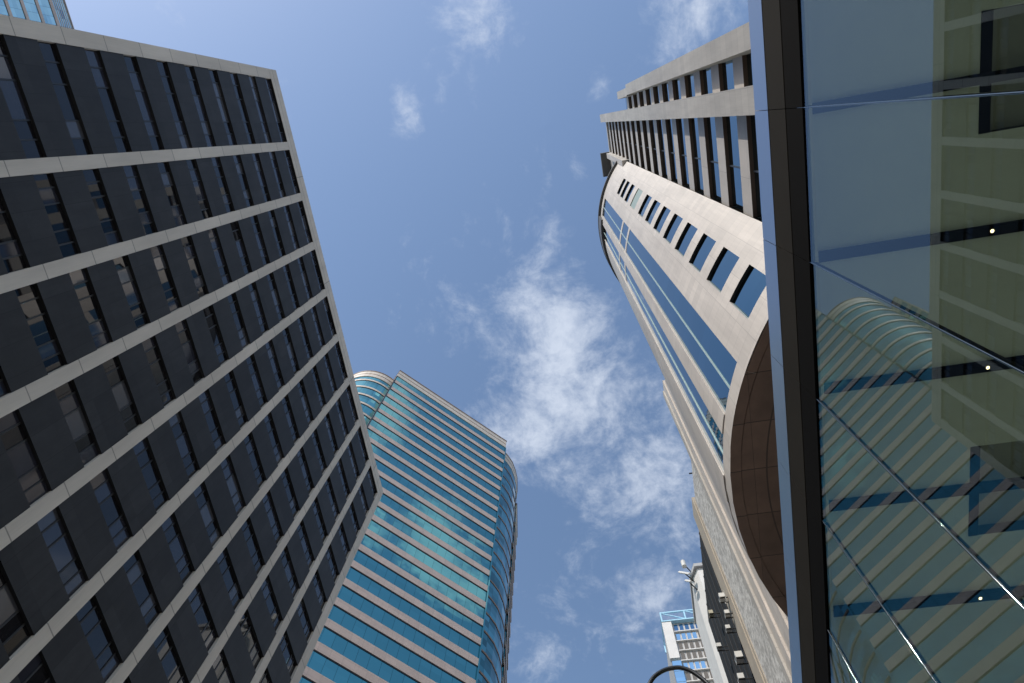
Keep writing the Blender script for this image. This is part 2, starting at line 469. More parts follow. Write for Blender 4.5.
# ---------------------------------------------------------------- dark office block (left)
HL = 58.0; XL = -.3556 * HL; FL = .0533 * HL
YA, YC = -.1346 * HL, .5279 * HL
root = thing('office_block', 'dark office block with charcoal panels between pale concrete uprights, at the left', 'office building', (XL - 12, 12, 0))
g = MB(); g.box(XL - 26, XL - .62, YA + .3, YC - .3, 0, Z(.985 * HL), 'spandrel'); g.build('core', root)
g = MB(); g.box(XL - 26, XL - .12, YA + .05, YC - .05, Z(.985 * HL) + .005, Z(.992 * HL), 'roof'); g.build('roof', root)
g = MB(); g.box(XL - .6, XL, YA, YC, Z(.9742 * HL), Z(HL), 'pier'); g.box(XL - .59, XL - .02, YA + .02, YC - .02, Z(.9742 * HL) - .03, Z(.9742 * HL) - .004, 'black'); g.build('parapet', root)  # black strip paints the shade under the parapet
g = MB(); g.box(XL - 26, XL - .603, YA + .002, YA + .29, 0, Z(.985 * HL), 'pier'); g.build('end_wall', root)
g = MB(); g.box(XL - 26, XL - .603, YC - .29, YC - .002, 0, Z(.985 * HL), 'pier'); g.build('end_wall', root)
PW = .62
pc = [-.0335 + .0703 * i for i in range(8)]
piers = [(YA, YA + .75)] + [(p * HL - PW / 2, p * HL + PW / 2) for p in pc] + [(YC - .85, YC)]
for a, b in piers:
    g = MB(); g.box(XL - .6, XL - .003, a, b, 0, Z(.9742 * HL) - .033, 'pier'); g.build('pier', root)
hk = [.9742 * HL - FL * (k + 1) for k in range(17)]
for k, h in enumerate(hk):
    g = MB(); g.box(XL - .6, XL - .045, YA + .1, YC - .1, Z(h), Z(h + 1.92), 'spandrel'); g.build('spandrel_band', root)
g = MB(); g.box(XL - .6, XL - .045, YA + .1, YC - .1, Z(.9742 * HL - FL * 18.5), Z(hk[-1] - 1.2), 'spandrel'); g.build('podium_wall', root)
g = MB(); g.box(XL - .6, XL - .3, YA + .1, YC - .1, .4, Z(.9742 * HL - FL * 18.5) - 1.0, 'office_glass'); g.build('shopfront', root)
def screen(p):
    d = Vector(p) - Vector((0, 0, EYE))
    c = Vector([sum(ROT[j][i] * d[j] for j in range(3)) for i in range(3)])
    if c.z >= -1e-3: return None
    return 512 + 687 * c.x / -c.z, 341.5 - 687 * c.y / -c.z
wins = []
for k, h in enumerate(hk):
    for i in range(len(piers) - 1):
        y0, y1 = piers[i][1], piers[i + 1][0]
        s = screen((XL, (y0 + y1) / 2, Z(h + 2.5)))
        area = 1 / ((XL ** 2 + ((y0 + y1) / 2) ** 2 + h * h))
        vis = s and -40 < s[0] < 1064 and -40 < s[1] < 723
        wins.append((0 if vis else 1, -area, k, i, y0, y1, h))
wins.sort()
def office_window(g, k, i, y0, y1, h):
    rnd = random.Random(k * 31 + i)
    z0, z1 = Z(h + 1.925), Z(h + FL - .004)
    xg = XL - .20
    fr = [0, .17, .36, .68, .84, 1.0]
    base = rnd.random()
    for j in range(5):
        a = y0 - .02 + (y1 - y0 + .04) * fr[j] ; b = y0 - .02 + (y1 - y0 + .04) * fr[j + 1]
        r = rnd.random()
        top_rows = k < 2  # upper two floors carry more blinds and curtains
        m = 'blind' if r < (.45 if top_rows else .05 + .10 * base) else ('blind_dark' if r < (.8 if top_rows else .40) else 'office_glass')
        tx = rnd.uniform(-.006, .006); tz = rnd.uniform(-.006, .006)
        g.face([(xg - tx, b - .035, z0), (xg + tx, a + .035, z0), (xg + tx + tz, a + .035, z1), (xg - tx + tz, b - .035, z1)][::-1], m)
        g.box(xg - .1, xg + .035, b - .035, b + .035, z0, z1, 'frame_and_shadow')
    g.box(xg - .1, xg + .04, y0, y1, z0 + .003, z0 + .08, 'frame_and_shadow')
    g.box(xg - .06, xg - .055, y0, y1, z0, z1, 'frame_and_shadow')
for w in wins[:100]:
    g = MB(); office_window(g, *w[2:]); g.build('window', root)
g = MB()
for w in wins[100:]: office_window(g, *w[2:])
o = g.build('window', root); o['kind'] = 'stuff'

# ---------------------------------------------------------------- teal tower (centre left)
HT = 133.0
root = thing('granite_glass_tower', 'teal glass tower striped with pink granite bands and rounded ends, behind the dark block', 'office tower', (-38, 66, 0))
TA = Vector((-.2806, .3234)) * HT; TR = Vector((-.1383, .4662)) * HT
tu = (TR - TA).normalized(); tm = Vector((tu.y, -tu.x))
def off_poly(poly, d):
    n = len(poly); out = []
    for i in range(n):
        p0, p1, p2 = Vector(poly[i - 1]), Vector(poly[i]), Vector(poly[(i + 1) % n])
        a = (p1 - p0).normalized(); b = (p2 - p1).normalized()
        na = Vector((a.y, -a.x)); nb = Vector((b.y, -b.x))
        m = (na + nb).normalized()
        out.append(tuple(p1 + m * (d / max(.4, m.dot(na)))))
    return out
flat = [tuple(TA), tuple(TR), tuple(TR - tm * 24), tuple(TA - tm * 24)]
hc = .985 * HT
CL = Vector((-.3373, .3674)) * hc; RL = .0519 * hc
capL = []
for a in range(34, -281, -7):
    capL.append(tuple(CL + Vector((math.cos(R_(a)), math.sin(R_(a)))) * RL))
capL = capL[::-1]
# run the bow on into a straight flank
capL = capL + [tuple(CL + Vector((6, 8)))]
hr = .97 * HT
ctrl = [(-.1438, .4848), (-.1395, .4927), (-.1349, .5042), (-.1325, .5191), (-.1321, .5339), (-.1355, .5556), (-.1408, .5740), (-.150, .590), (-.164, .602), (-.182, .606), (-.20, .595)]
capR = [(x * hr, y * hr) for x, y in ctrl]
capR = [tuple(TR - tm * 1.6 - tu * .9)] + capR + [tuple(TR - tm * 22 - tu * 2)]
wing = [(-.397 * HT, .3216 * HT), (-.36 * HT, .40 * HT), (-.40 * HT, .50 * HT), (-.47 * HT, .46 * HT), (-.436 * HT, .3462 * HT)]
sl = [(-.1405 * 124, .5800 * 124), (-.150 * 124, .64 * 124), (-.20 * 124, .66 * 124), (-.20 * 124, .60 * 124)]
def tower_wing(poly, top, glass, gm='granite_pink', nk=26, base=.9505, pitch=.0270, thick=.0102, proud=.10, H=HT, par='granite_cream', lo=.26):
    bp = off_poly(poly, proud)
    hp = .976 * top if top > .9 * H else top - .022 * H
    # parapet: two courses parted by a groove
    for (za, zb, m, d) in ((top - .023 * H, top - .0135 * H, par, proud), (top - .0135 * H + .003, top - .0115 * H, 'granite_line', proud - .05), (top - .0115 * H + .003, top - .002 * H, par, proud), (top - .002 * H + .003, top, 'granite_line', proud + .08)):
        g = MB(); g.prism(off_poly(poly, d), Z(za), Z(zb), m, top='roof' if zb == top else None); g.build('parapet_course', root)
    edges = []
    for k in range(nk):
        b = (base - pitch * k) * H; t = b + thick * H
        if t > top - .024 * H or b < lo * H: continue
        edges.append((b, t))
        g = MB(); g.prism(bp, Z(b) + .16, Z(t), gm); g.prism(off_poly(poly, proud - .05), Z(b), Z(b) + .157, 'frame_and_shadow'); g.build('granite_band', root)  # recessed dark strip paints a shadow line under each band
    prev = top - .023 * H
    for b, t in edges + [(0, lo * H)]:
        if t < prev - .05:
            g = MB(); g.prism(poly, Z(t) + .003, Z(prev) - .003, glass, u0=.3); g.build('ribbon_window', root)
        prev = b
    g = MB(); g.prism(bp, 0, Z(lo * H) , gm); g.build('podium_wall', root)
tower_wing(flat, HT, 'teal')
for pp in (TA, TR):
    g = MB(); dd = tu * (-.05 if pp == TA else .12)
    g.prism([tuple(pp + tm * .14 + dd - tu * .10), tuple(pp + tm * .14 + dd + tu * .10), tuple(pp - tm * 2 + dd + tu * .10), tuple(pp - tm * 2 + dd - tu * .10)][::-1], 0, Z(HT * .976), 'frame_and_shadow' if pp == TA else 'teal'); g.build('corner_post', root)
tower_wing(capL, hc, 'teal_cap', gm='granite_cream', base=.9505 - .006, thick=.0058)  # cream instead of pink paints this bow's bands as sunlit
tower_wing(capR, hr, 'teal_dark', gm='granite_line', thick=.0035, proud=.06, base=.9505)
tower_wing(wing, HT, 'teal')
tower_wing(sl, .93 * HT, 'teal')

# ---------------------------------------------------------------- tall tower beyond the office block
HF = 150.0; XF = -.619 * HF
root = thing('banded_tower', 'blue tower with pale bands peeping over the top corner of the dark block', 'office tower', (XF - 15, -45, 0))
poly = [(XF - 30, -90), (XF, -90), (XF, -14), (XF - 30, -14)]
g = MB(); g.prism(off_poly(poly, .12), Z(.9985 * HF), Z(1.0 * HF), 'granite_pink', top='roof'); g.build('parapet_course', root)
g = MB()
for i in range(7):
    hb = .9715 + i * .0040
    g.prism(off_poly(poly, .04), Z(hb * HF), Z((hb + .0012) * HF), 'granite_pink')
g.build('louvre_bands', root)
g = MB(); g.prism(poly, Z(.9705 * HF), Z(.9985 * HF) - .01, 'far_glass'); g.build('ribbon_window', root)
prev = .968
for k in range(14):
    b = .9655 - .0283 * k
    g = MB(); g.prism(off_poly(poly, .12), Z(b * HF), Z((b + .0052) * HF), 'granite_pink'); g.build('granite_band', root)
    g = MB(); g.prism(poly, Z((b - .0231) * HF) + .003, Z(b * HF) - .003, 'far_glass'); g.build('ribbon_window', root)
g = MB(); g.prism(off_poly(poly, .1), 0, Z((.9655 - .0283 * 13 - .0231) * HF), 'granite_pink'); g.build('podium_wall', root)

# ---------------------------------------------------------------- stone tower with the curved front (right)
HR = 86.0
CC = Vector((.1948, .1607)) * HR; RR = .139 * HR
HS = .2698 * HR
root = thing('stone_tower', 'tall pale stone tower with a curved front, punched windows and tall blue glass strips', 'tower', (CC.x, CC.y, 0))
def th(phi):
    """angle on the plan circle where the sight line at bearing phi meets it"""
    d = Vector((math.cos(R_(phi)), math.sin(R_(phi))))
    b = CC.dot(d); q_ = b * b - (CC.dot(CC) - RR * RR)
    p = d * (b - math.sqrt(max(q_, 0)))
    return math.atan2(p.y - CC.y, p.x - CC.x) % (2 * math.pi)
def cp(t, r): return (CC.x + math.cos(t) * r, CC.y + math.sin(t) * r)
T0, TW0, TW1, TS0, TSM, TS1 = [th(p) for p in (32.9, 42.7, 52.0, 59.0, 63.2, 66.3)]
TP1, TSM2, TS2 = [th(p) for p in (68.2, 69.9, 71.1)]
TT = th(72.85)
def arc(t0, t1, n): return [t0 + (t1 - t0) * i / n for i in range(n + 1)]
def curved(g, ts, zs, r, m, skip=None, inward=False):
    """ts run with decreasing angle (towards +y seen from the street)"""
    for i in range(len(ts) - 1):
        for j in range(len(zs) - 1):
            if skip and skip(i, j): continue
            a, b = cp(ts[i], r), cp(ts[i + 1], r)
            ua, ub = -ts[i] * r, -ts[i + 1] * r
            f = [(a[0], a[1], zs[j]), (b[0], b[1], zs[j]), (b[0], b[1], zs[j + 1]), (a[0], a[1], zs[j + 1])]
            uv = [(ua, zs[j]), (ub, zs[j]), (ub, zs[j + 1]), (ua, zs[j + 1])]
            g.face(f[::-1], m, uv[::-1])
rows = []
for k in range(8): rows.append(((.661 - .0486 * k), .0315, 'blue_glass'))
rows += [(.726, .036, 'green_panel'), (.779, .027, 'blue_glass'), (.823, .026, 'blue_glass'), (.862, .025, 'blue_glass')]
rows.sort()
zs = [Z(HS)]; holes = []
for t, hgt, m in rows:
    zs += [Z((t - hgt) * HR), Z(t * HR)]; holes.append((len(zs) - 2, t, hgt, m))
zs.append(Z(HR))
ts = arc(T0, TW0, 6) + arc(TW0, TW1, 6)[1:] + arc(TW1, TS0, 4)[1:]
hj = {h[0] for h in holes}
g = MB(); curved(g, ts, zs, RR, 'stone', lambda i, j: 6 <= i < 12 and j in hj)
g.build('curved_wall', root)
DEP = .13
wt = arc(TW0, TW1, 6)
for j, t, hgt, m in holes:
    za, zb = Z((t - hgt) * HR), Z(t * HR)
    fr = MB()
    for i in range(6):
        for zz, mm, fl in ((zb, 'black', 0), (za, 'stone', 1)):  # head painted black as shade, sill left in stone
            a, b, c, d = cp(wt[i], RR), cp(wt[i + 1], RR), cp(wt[i + 1], RR - DEP), cp(wt[i], RR - DEP)
            f = [(*a, zz), (*b, zz), (*c, zz), (*d, zz)]
            fr.face(f if fl else f[::-1], mm)
    for tt, fl in ((wt[0], 0), (wt[-1], 1)):
        a, b = cp(tt, RR), cp(tt, RR - DEP)
        f = [(*a, za), (*b, za), (*b, zb), (*a, zb)]
        fr.face(f if fl else f[::-1], 'stone')
    w = fr.build('window', root)
    g = MB(); dep = DEP if m == 'blue_glass' else .06
    curved(g, wt, [za, zb], RR - dep + .003, m); g.build('pane', w)
# tall glass strips between rounded piers
def strip(t0, tm_, t1, z0, z1):
    g = MB(); ns = 8
    curved(g, arc(t0, t1, ns), [z0, z1], RR - .07, 'blue_glass')
    w = g.build('glass_strip', root)
    g = MB(); dt = .035 / RR
    a = [cp(tm_ + dt, RR - .09), cp(tm_ - dt, RR - .09), cp(tm_ - dt, RR - .03), cp(tm_ + dt, RR - .03)]
    a = a[::-1]
    g.prism(a, z0, z1, 'mullion_pale'); g.build('mullion', w)
    for h0 in (.735, .680):
        g = MB(); rp = [cp(t, RR - .05) for t in arc(t0, t1, ns)] + [cp(t, RR - .3) for t in arc(t1, t0, ns)]
        g.prism(rp, Z(h0 * HR), Z((h0 + .011) * HR), 'stone'); g.build('transom', w)
    for t in (t0, t1):
        g = MB(); s = 1 if t == t0 else -1
        a = [cp(t, RR - .01), cp(t - s * .045 / RR, RR - .01), cp(t - s * .045 / RR, RR - .3), cp(t, RR - .3)]
        g.prism(a if s > 0 else a[::-1], z0, z1, 'stone'); g.build('jamb', w)
strip(TS0, TSM, TS1, Z(.2825 * HR), Z(.975 * HR))
strip(TP1, TSM2, TS2, Z(.2825 * HR), Z(.955 * HR))
def ring(t0, t1, r0, r1, z0, z1, m, n=10):
    g = MB(); rp = [cp(t, r1) for t in arc(t0, t1, n)] + [cp(t, r0) for t in arc(t1, t0, n)]
    g.prism(rp, z0, z1, m, bottom='soffit' if z0 < Z(HS) + .01 else None); return g
ring(TS0, TP1, RR - .4, RR - .003, Z(HS), Z(.2825 * HR), 'stone', 14).build('base_course', root)
ring(TP1, TT - 1.0, RR - .4, RR - .003, Z(HS), Z(.2825 * HR), 'stone', 14).build('base_course', root)
ring(TS0, TT - 1.0, RR - .4, RR - .003, Z(.975 * HR), Z(HR), 'stone', 24).build('roof_course', root)
ring(TS1, TP1, RR - .4, RR + .04, Z(.2825 * HR) + .004, Z(.972 * HR), 'stone', 4).build('curved_pier', root)
ring(TS2, TS2 - (TS2 - TT) * .45, RR - .4, RR + .04, Z(.2825 * HR) + .004, Z(.93 * HR), 'stone', 4).build('curved_pier', root)
ring(TS2 - (TS2 - TT) * .45 - .004, TT - 1.0, RR - .4, RR + .02, Z(.2825 * HR), Z(.93 * HR), 'stone', 20).build('curved_wall', root)
ring(T0, TT - 1.2, RR - .6, RR + .30, Z(HR) + .004, Z(HR) + .35, 'ledge_grey', 40).build('roof_rim', root)
ring(TS1 - .02, TT - .9, RR + .0, RR + .25, Z(.955 * HR), Z(HR) - .004, 'ledge_grey', 20).build('roof_rim', root)
# the underside of the overhanging drum and the drum's roof
n = 72
g = MB(); g.face([(*cp(2 * math.pi * i / n, RR - .05), Z(HS) + .05) for i in range(n)][::-1], 'soffit')
curved(g, arc(T0 + .3, TT - 1.6, 60), [Z(HS) - .0, Z(HS) + .25], RR - .42, 'soffit'); g.build('soffit', root)
g = MB(); g.face([(*cp(2 * math.pi * i / n, RR - .3), Z(HR) - .05) for i in range(n)], 'roof'); g.build('drum_roof', root)
g = MB(); g.box(CC.x + 9, CC.x + 11, CC.y - 3, CC.y + 3, Z(17), Z(HS) + .04, 'stone'); g.build('core', root)
g = MB(); g.box(CC.x - 3, CC.x + 12, CC.y - 6, CC.y + 14, Z(HS) + .06, Z(.98 * HR), 'stone'); g.build('rear_body', root)
# straight front: slab edges, recessed glass, two vertical fins
XW = .0977 * HR; XB = .0897 * HR; TTOP = 1.199 * HR
yA0, yA1, yB0, yB1, yW = -.0262 * HR, -.0155 * HR, -.0010 * HR, .0113 * HR, .063 * HR
PI_ = .0483 * HR
bots = [.3613 * HR + PI_ * k for k in range(-3, 18)]
XG = XW + .18
for b in bots:
    t = b + .37 * PI_
    if t > TTOP: continue
    ya = yA1 - .2 if t < .885 * HR else yB0 + .2
    g = MB(); g.box(XW, XG + .3, ya, yW - .003, Z(b), Z(t), 'stone_slab')
    g.face([(XW, ya, Z(b) - .004), (XG, ya, Z(b) - .004), (XG, yW - .003, Z(b) - .004), (XW, yW - .003, Z(b) - .004)][::-1], 'soffit_brown')  # brown sheet paints the slab's shaded underside
    g.build('slab_edge', root)
    green = .70 < b / HR < .745
    zt = b + PI_ - .006
    if zt > TTOP: zt = TTOP - .2
    g = MB(); g.face([(XG - (.12 if green else 0), ya, Z(t) + .003), (XG - (.12 if green else 0), yW, Z(t) + .003), (XG - (.12 if green else 0), yW, Z(zt)), (XG - (.12 if green else 0), ya, Z(zt))][::-1], 'green_panel' if green else 'blue_glass')
    w = g.build('ribbon_window', root)
    g = MB(); g.box(XG - .05, XG - .004, yB1 + 2.4, yB1 + 2.46, Z(t) + .004, Z(zt) - .004, 'frame_and_shadow'); g.build('mullion', w)
g = MB(); g.box(XB, XG + .5, yB0, yB1, Z(.2 * HR), Z(TTOP), 'stone_fin'); g.build('fin', root)
g = MB(); g.box(XB, XG + .5, yA0, yA1, Z(.2 * HR), Z(.787 * HR), 'stone_fin'); g.build('fin', root)
g = MB(); g.box(XB + .02, XG + .5, -.0229 * HR, -.0145 * HR, Z(.787 * HR) + .004, Z(.885 * HR), 'stone_fin'); g.build('fin', root)
g = MB(); g.box(XG + .02, XG + 24, yA0 + .02, yW - .01, Z(17), Z(.786 * HR), 'stone_fin'); g.build('slab_body', root)
g = MB(); g.box(XG + .02, XG + 24, -.0225 * HR, yW - .01, Z(.786 * HR) + .004, Z(.884 * HR), 'stone_fin'); g.build('slab_body', root)
g = MB(); g.box(XG + .02, XG + 24, yB0 + .03, yW - .01, Z(.884 * HR) + .004, Z(TTOP) - .3, 'stone_fin'); g.build('slab_body', root)
g = MB(); g.box(XW, XG + .3, yB1, yW - .003, Z(TTOP) - .9, Z(TTOP) - .05, 'stone_slab'); g.build('parapet', root)
# roof-top pieces beside the slab
g = MB(); g.box(.0905 * HR, .125 * HR, .0605 * HR, .0685 * HR, Z(.93 * HR), Z(1.17 * HR), 'stone')
g.box(.098 * HR, .125 * HR, .0690 * HR, .080 * HR, Z(HR), Z(1.07 * HR), 'white_wall'); sh = g.build('stair_shaft', root)
for k in range(3):
    g = MB(); g.box(.0976 * HR, .0979 * HR, .0705 * HR, .0785 * HR, Z((1.015 + .016 * k) * HR), Z((1.024 + .016 * k) * HR), 'office_glass'); g.build('slot_window', sh)
g = MB(); g.box(.083 * HR, .0975 * HR, .0605 * HR, .0997 * HR, Z(1.2 * HR), Z(1.212 * HR), 'ledge_grey')
g.box(.0976 * HR, .12 * HR, .0605 * HR, .0997 * HR, Z(1.12 * HR), Z(1.212 * HR), 'stone'); g.build('roof_canopy', root)
# ribbed stone wing beyond the drum
XR = 6.9
def ry(p): return XR * math.tan(R_(p))
segs = [(71.45, 72.0, 0, .60), (72.0, 72.4, .12, .60), (72.4, 73.2, 0, .64), (73.2, 73.6, .12, .67), (73.6, 74.15, 0, .68)]
g = MB()
for p0, p1, dpt, top in segs:
    g.box(XR + dpt, XR + 8, ry(p0), ry(p1) - .002, 0, Z(top * HR), 'stone')
g.build('ribbed_wing', root)
g = MB(); g.box(XR - .12, XR + 8.0, ry(74.15), ry(74.45), 0, Z(.676 * HR), 'stone_fin'); g.build('ribbed_wing', root)

# ---------------------------------------------------------------- glass hall (near right)
D = 4.62; HG = 13.4; MOD = 2.86
root = thing('glass_hall', 'glass fronted hall close by on the right, mirroring the towers', 'building', (D + 8, 6, 0))
JY = [.49 + MOD * j for j in range(-5, 7)]
for a, b in zip(JY[:-1], JY[1:]):
    g = MB(); z0, z1 = .15, Z(HG) + .25
    P = [(D, a + .012), (D, b - .012), (D + .035, b - .012), (D + .035, a + .012)]
    t0, t1 = random.uniform(-.004, .004), random.uniform(-.012, .012)
    g.face([(D + t0, b - .012, z0), (D - t0, a + .012, z0), (D - t0 + t1, a + .012, z1), (D + t0 + t1, b - .012, z1)], 'hall_glass')
    g.face([(D + .035, a + .012, z0), (D + .035, b - .012, z0), (D + .035, b - .012, z1), (D + .035, a + .012, z1)], 'glass_back')
    g.face([(D, a + .012, z1), (D + .035, a + .012, z1), (D + .035, b - .012, z1), (D, b - .012, z1)][::-1], 'glass_back')
    g.build('glass_panel', root)
for y in JY:
    g = MB()
    g.tube([(D - .004, y, .15), (D - .004, y, Z(HG) + .2)], .015, 'steel', 20, caps=False)
    g.build('steel_joint', root, smooth=True)
    g = MB(); g.box(D + .037, D + .06, y - .02, y + .02, .15, Z(HG) + .2, 'slot'); g.build('gasket', root)
BX = D - .03
for a, b in zip(JY[:-1], JY[1:]):
    for nm, h0, h1, dx, m in (('transom_panel', 13.3, 14.2, .0, 'slot'), ('spandrel_panel', 14.21, 15.25, -.01, 'alu_dark'), ('fascia_panel', 15.26, 16.18, -.02, 'alu')):
        g = MB(); g.box(BX + dx, BX + .12, a + .007, b - .007, Z(h0), Z(h1), m); g.build(nm, root)
g = MB(); g.box(BX + .13, D + 20, JY[0], JY[-1], Z(14.8), Z(16.1), 'roof'); g.box(BX + .125, BX + .2, JY[0], JY[-1], Z(HG) + .30, Z(14.79), 'slot'); g.build('roof', root)
g = MB(); g.box(D + .04, D + .1, JY[0], JY[-1], Z(HG) - .22, Z(HG) + .26, 'hall_wall'); g.build('head_channel', root)
# ceiling with two open recesses
HC = 14.02
X0, X1 = D + .06, D + 16
rec = [(-.60, 1.56), (8.17, 10.42)]
XH = 8.05; XH1 = 12.5
ys = [JY[0]] + [v for r in rec for v in r] + [JY[-1]]
g = MB()
def ceil(x0, x1, y0, y1): g.face([(x0, y0, Z(HC)), (x1, y0, Z(HC)), (x1, y1, Z(HC)), (x0, y1, Z(HC))][::-1], 'ceiling')
ceil(X0, XH, JY[0], JY[-1]); ceil(XH1, X1, JY[0], JY[-1])
for a, b in ((ys[0], ys[1]), (ys[2], ys[3]), (ys[4], ys[5])): ceil(XH, XH1, a, b)
g.build('ceiling', root)
for a, b in rec:
    g = MB(); zt = Z(HC) + .35
    g.face([(XH, a, zt), (XH1, a, zt), (XH1, b, zt), (XH, b, zt)][::-1], 'hatch_top')
    for p, q_ in (((XH, a), (XH1, a)), ((XH1, a), (XH1, b)), ((XH1, b), (XH, b)), ((XH, b), (XH, a))):
        g.face([(*p, Z(HC)), (*q_, Z(HC)), (*q_, zt), (*p, zt)], 'hatch')
    g.box(XH, XH + .2, a, b, Z(HC) - .02, Z(HC) + .1, 'beam')
    g.build('ceiling_recess', root)
for j, y in enumerate(JY[2:11]):
    yb = .565 + 2.862 * (j - 3)
    g = MB(); g.box(X0, X1 - .1, yb - .10, yb + .10, Z(HC) - .16, Z(HC) - .005, 'beam'); bm_ = g.build('ceiling_beam', root)
    if j in (4, 5, 7, 9, 2):
        g = MB(); zz = Z(HC) - .165
        n = 20; c = (8.26, yb)
        g.face([(c[0] + .036 * math.cos(2 * math.pi * i / n), c[1] + .036 * math.sin(2 * math.pi * i / n), zz - .004) for i in range(n)][::-1], 'lamp_on')
        g.tube([(c[0], c[1], zz - .001), (c[0], c[1], zz + .06)], .062, 'slot', 20)
        dl = g.build('downlight', root)
        ld = bpy.data.lights.new('downlight_lamp', 'SPOT'); ld.energy = 980; ld.spot_size = R_(110); ld.spot_blend = .6; ld.color = (1, .95, .88); ld.shadow_soft_size = .05
        lo = bpy.data.objects.new('downlight_lamp', ld); COL.objects.link(lo); lo.location = (c[0], c[1], zz - .03)
        lo.parent = root; lo.matrix_parent_inverse = Matrix.Translation(-root.location)
g = MB(); g.box(D + .3, X1, JY[0], JY[-1], -.1, .16, 'marble'); g.build('hall_floor', root)
g = MB(); g.box(X1, X1 + .3, JY[0], JY[-1], 0, Z(HC) + .1, 'hall_wall'); g.build('back_wall', root)
g = MB(); g.box(D + .06, X1, JY[0] - .3, JY[0], 0, Z(HC) + .1, 'hall_wall'); g.build('end_wall', root)
g = MB(); g.box(D + .06, X1, JY[-1], JY[-1] + .3, 0, Z(HC) + .1, 'hall_wall'); g.build('end_wall', root)

# ---------------------------------------------------------------- old building beyond the stone tower
XO = 7.0
yo = lambda p: XO * math.tan(R_(p))
root = thing('concrete_building', 'old building with a pebbledash flank, beige pilaster and dark glazed side', 'building', (XO + 6, 33, 0))
g = MB(); g.box(XO, XO + 14, yo(74.5), yo(76.45), 0, Z(47.2), 'mosaic'); g.build('pebbledash_wall', root)
g = MB(); g.box(XO - .05, XO + .5, yo(76.45) + .003, yo(76.6), 0, Z(47.3), 'beige_wall'); g.build('parapet_trim', root)
g = MB(); g.box(XO - .12, XO + 1.2, yo(76.6) + .003, yo(77.3), 0, Z(48.2), 'beige_wall'); g.build('pilaster', root)
g = MB(); g.box(XO + .15, XO + 14, yo(77.3) + .003, 41.0, 0, Z(48.0), 'dark_wall'); dk = g.build('dark_glazing', root)
for k in range(6):
    y = 32.4 + k * 1.35
    g = MB(); g.box(XO + .10, XO + .145, y, y + .10, 0, Z(47.9), 'dark_line'); g.build('rib', root)
g = MB(); g.box(XO + .5, XO + .6, yo(75.6), yo(75.6) + .1, Z(47.2), Z(49.0), 'frame_and_shadow'); g.box(XO - .1, XO + 1.0, yo(75.6), yo(75.6) + .08, Z(48.2), Z(48.28), 'frame_and_shadow'); o = g.build('roof_aerial', root)

def at(px, py, x=None, y=None):
    d = [sum(ROT[i][j] * ((px - 512) / 687, -(py - 341.5) / 687, -1)[j] for j in range(3)) for i in range(3)]
    k = (x / d[0]) if x is not None else (y / d[1])
    return Vector((d[0] * k, d[1] * k, d[2] * k + EYE))
acs = [(722, 598, .62, 'ac', 'white air conditioner with a looping cable high on the dark wall'),
       (711, 614, .55, 'ac_old', 'yellowed air conditioner box beside the white stair block'),
       (727, 614, .5, 'ac', 'small white air conditioner against the beige pilaster, below the cabled one'),
       (728, 629, .5, 'ac', 'slim white air conditioner on the beige pilaster, mid height'),
       (719, 647, .55, 'ac', 'white air conditioner standing out on a bracket over the dark wall'),
       (739, 658, .75, 'ac', 'large white air conditioner pair under the pilaster'),
       (741, 679, .65, 'ac', 'lowest white air conditioner on the dark wall')]
def ac_unit(px, py, s, m, lab, x=6.55):
    p = at(px, py, x=x)
    t = thing('air_conditioner', lab, 'air conditioner', p, 'air conditioners on the old buildings')
    w, h, d = .42 * s, .30 * s, .28 * s
    g = MB(); g.box(p.x - d, p.x + d, p.y - w, p.y + w, p.z - h, p.z + h, m); g.build('casing', t)
    g = MB(); n = 16
    g.tube([(p.x - d - .01, p.y, p.z), (p.x - d + .02, p.y, p.z)], .22 * s, 'grille', 16); g.build('fan_grille', t)
    for sy in (-.7, .7):
        g = MB(); g.bar((p.x - d, p.y + sy * w, p.z - h - .03), (XO + .2, p.y + sy * w, p.z - h - .03), .05, 'dark_line'); g.build('bracket', t)
    return t, p
for i, a in enumerate(acs):
    t, p = ac_unit(*a)
    if i == 0:
        g = MB(); g.tube([(p.x + .1, p.y + .1 - k * .09, p.z - .3 - .55 * math.sin(math.pi * k / 10)) for k in range(11)], .025, 'ac', 6); g.build('cable', t)

# ---------------------------------------------------------------- slim white block with aerials
YB_ = 60.0
p0 = at(690.5, 573, y=YB_)
xb = p0.x; hb = p0.z
root = thing('white_stair_block', 'slim white block with phone aerials on its roof, behind the dark wall', 'building', (xb + 3, YB_ + 4, 0))
g = MB(); g.prism([(xb + 0.9, YB_ - .6), (xb + 9, YB_ - .6), (xb + 9, YB_ + 8), (xb, YB_ + 8), (xb, YB_ + 1.4)], 0, hb, 'white_wall', top='roof'); g.build('wall', root)
g = MB(); g.prism([(xb + 0.6, YB_ - 1.0), (xb + 9.2, YB_ - 1.0), (xb + 9.2, YB_ + 8.2), (xb - .2, YB_ + 8.2), (xb - .2, YB_ + 1.2)], hb + .004, hb + .6, 'grey_wall'); g.build('cornice', root)
g = MB(); g.box(xb + 1.6, xb + 6, YB_ + 1, YB_ + 5, hb + .6, hb + 3.0, 'white_wall'); g.build('lift_room', root)
ants = [((683.6, 564), .55, .5, 'short white drum aerial at the top corner of the slim white block'),
        ((684.5, 573), 1.2, 1.5, 'long white panel aerial leaning out from the slim white block'),
        ((688.5, 581), .6, .8, 'small white panel aerial lowest on the edge of the slim white block')]
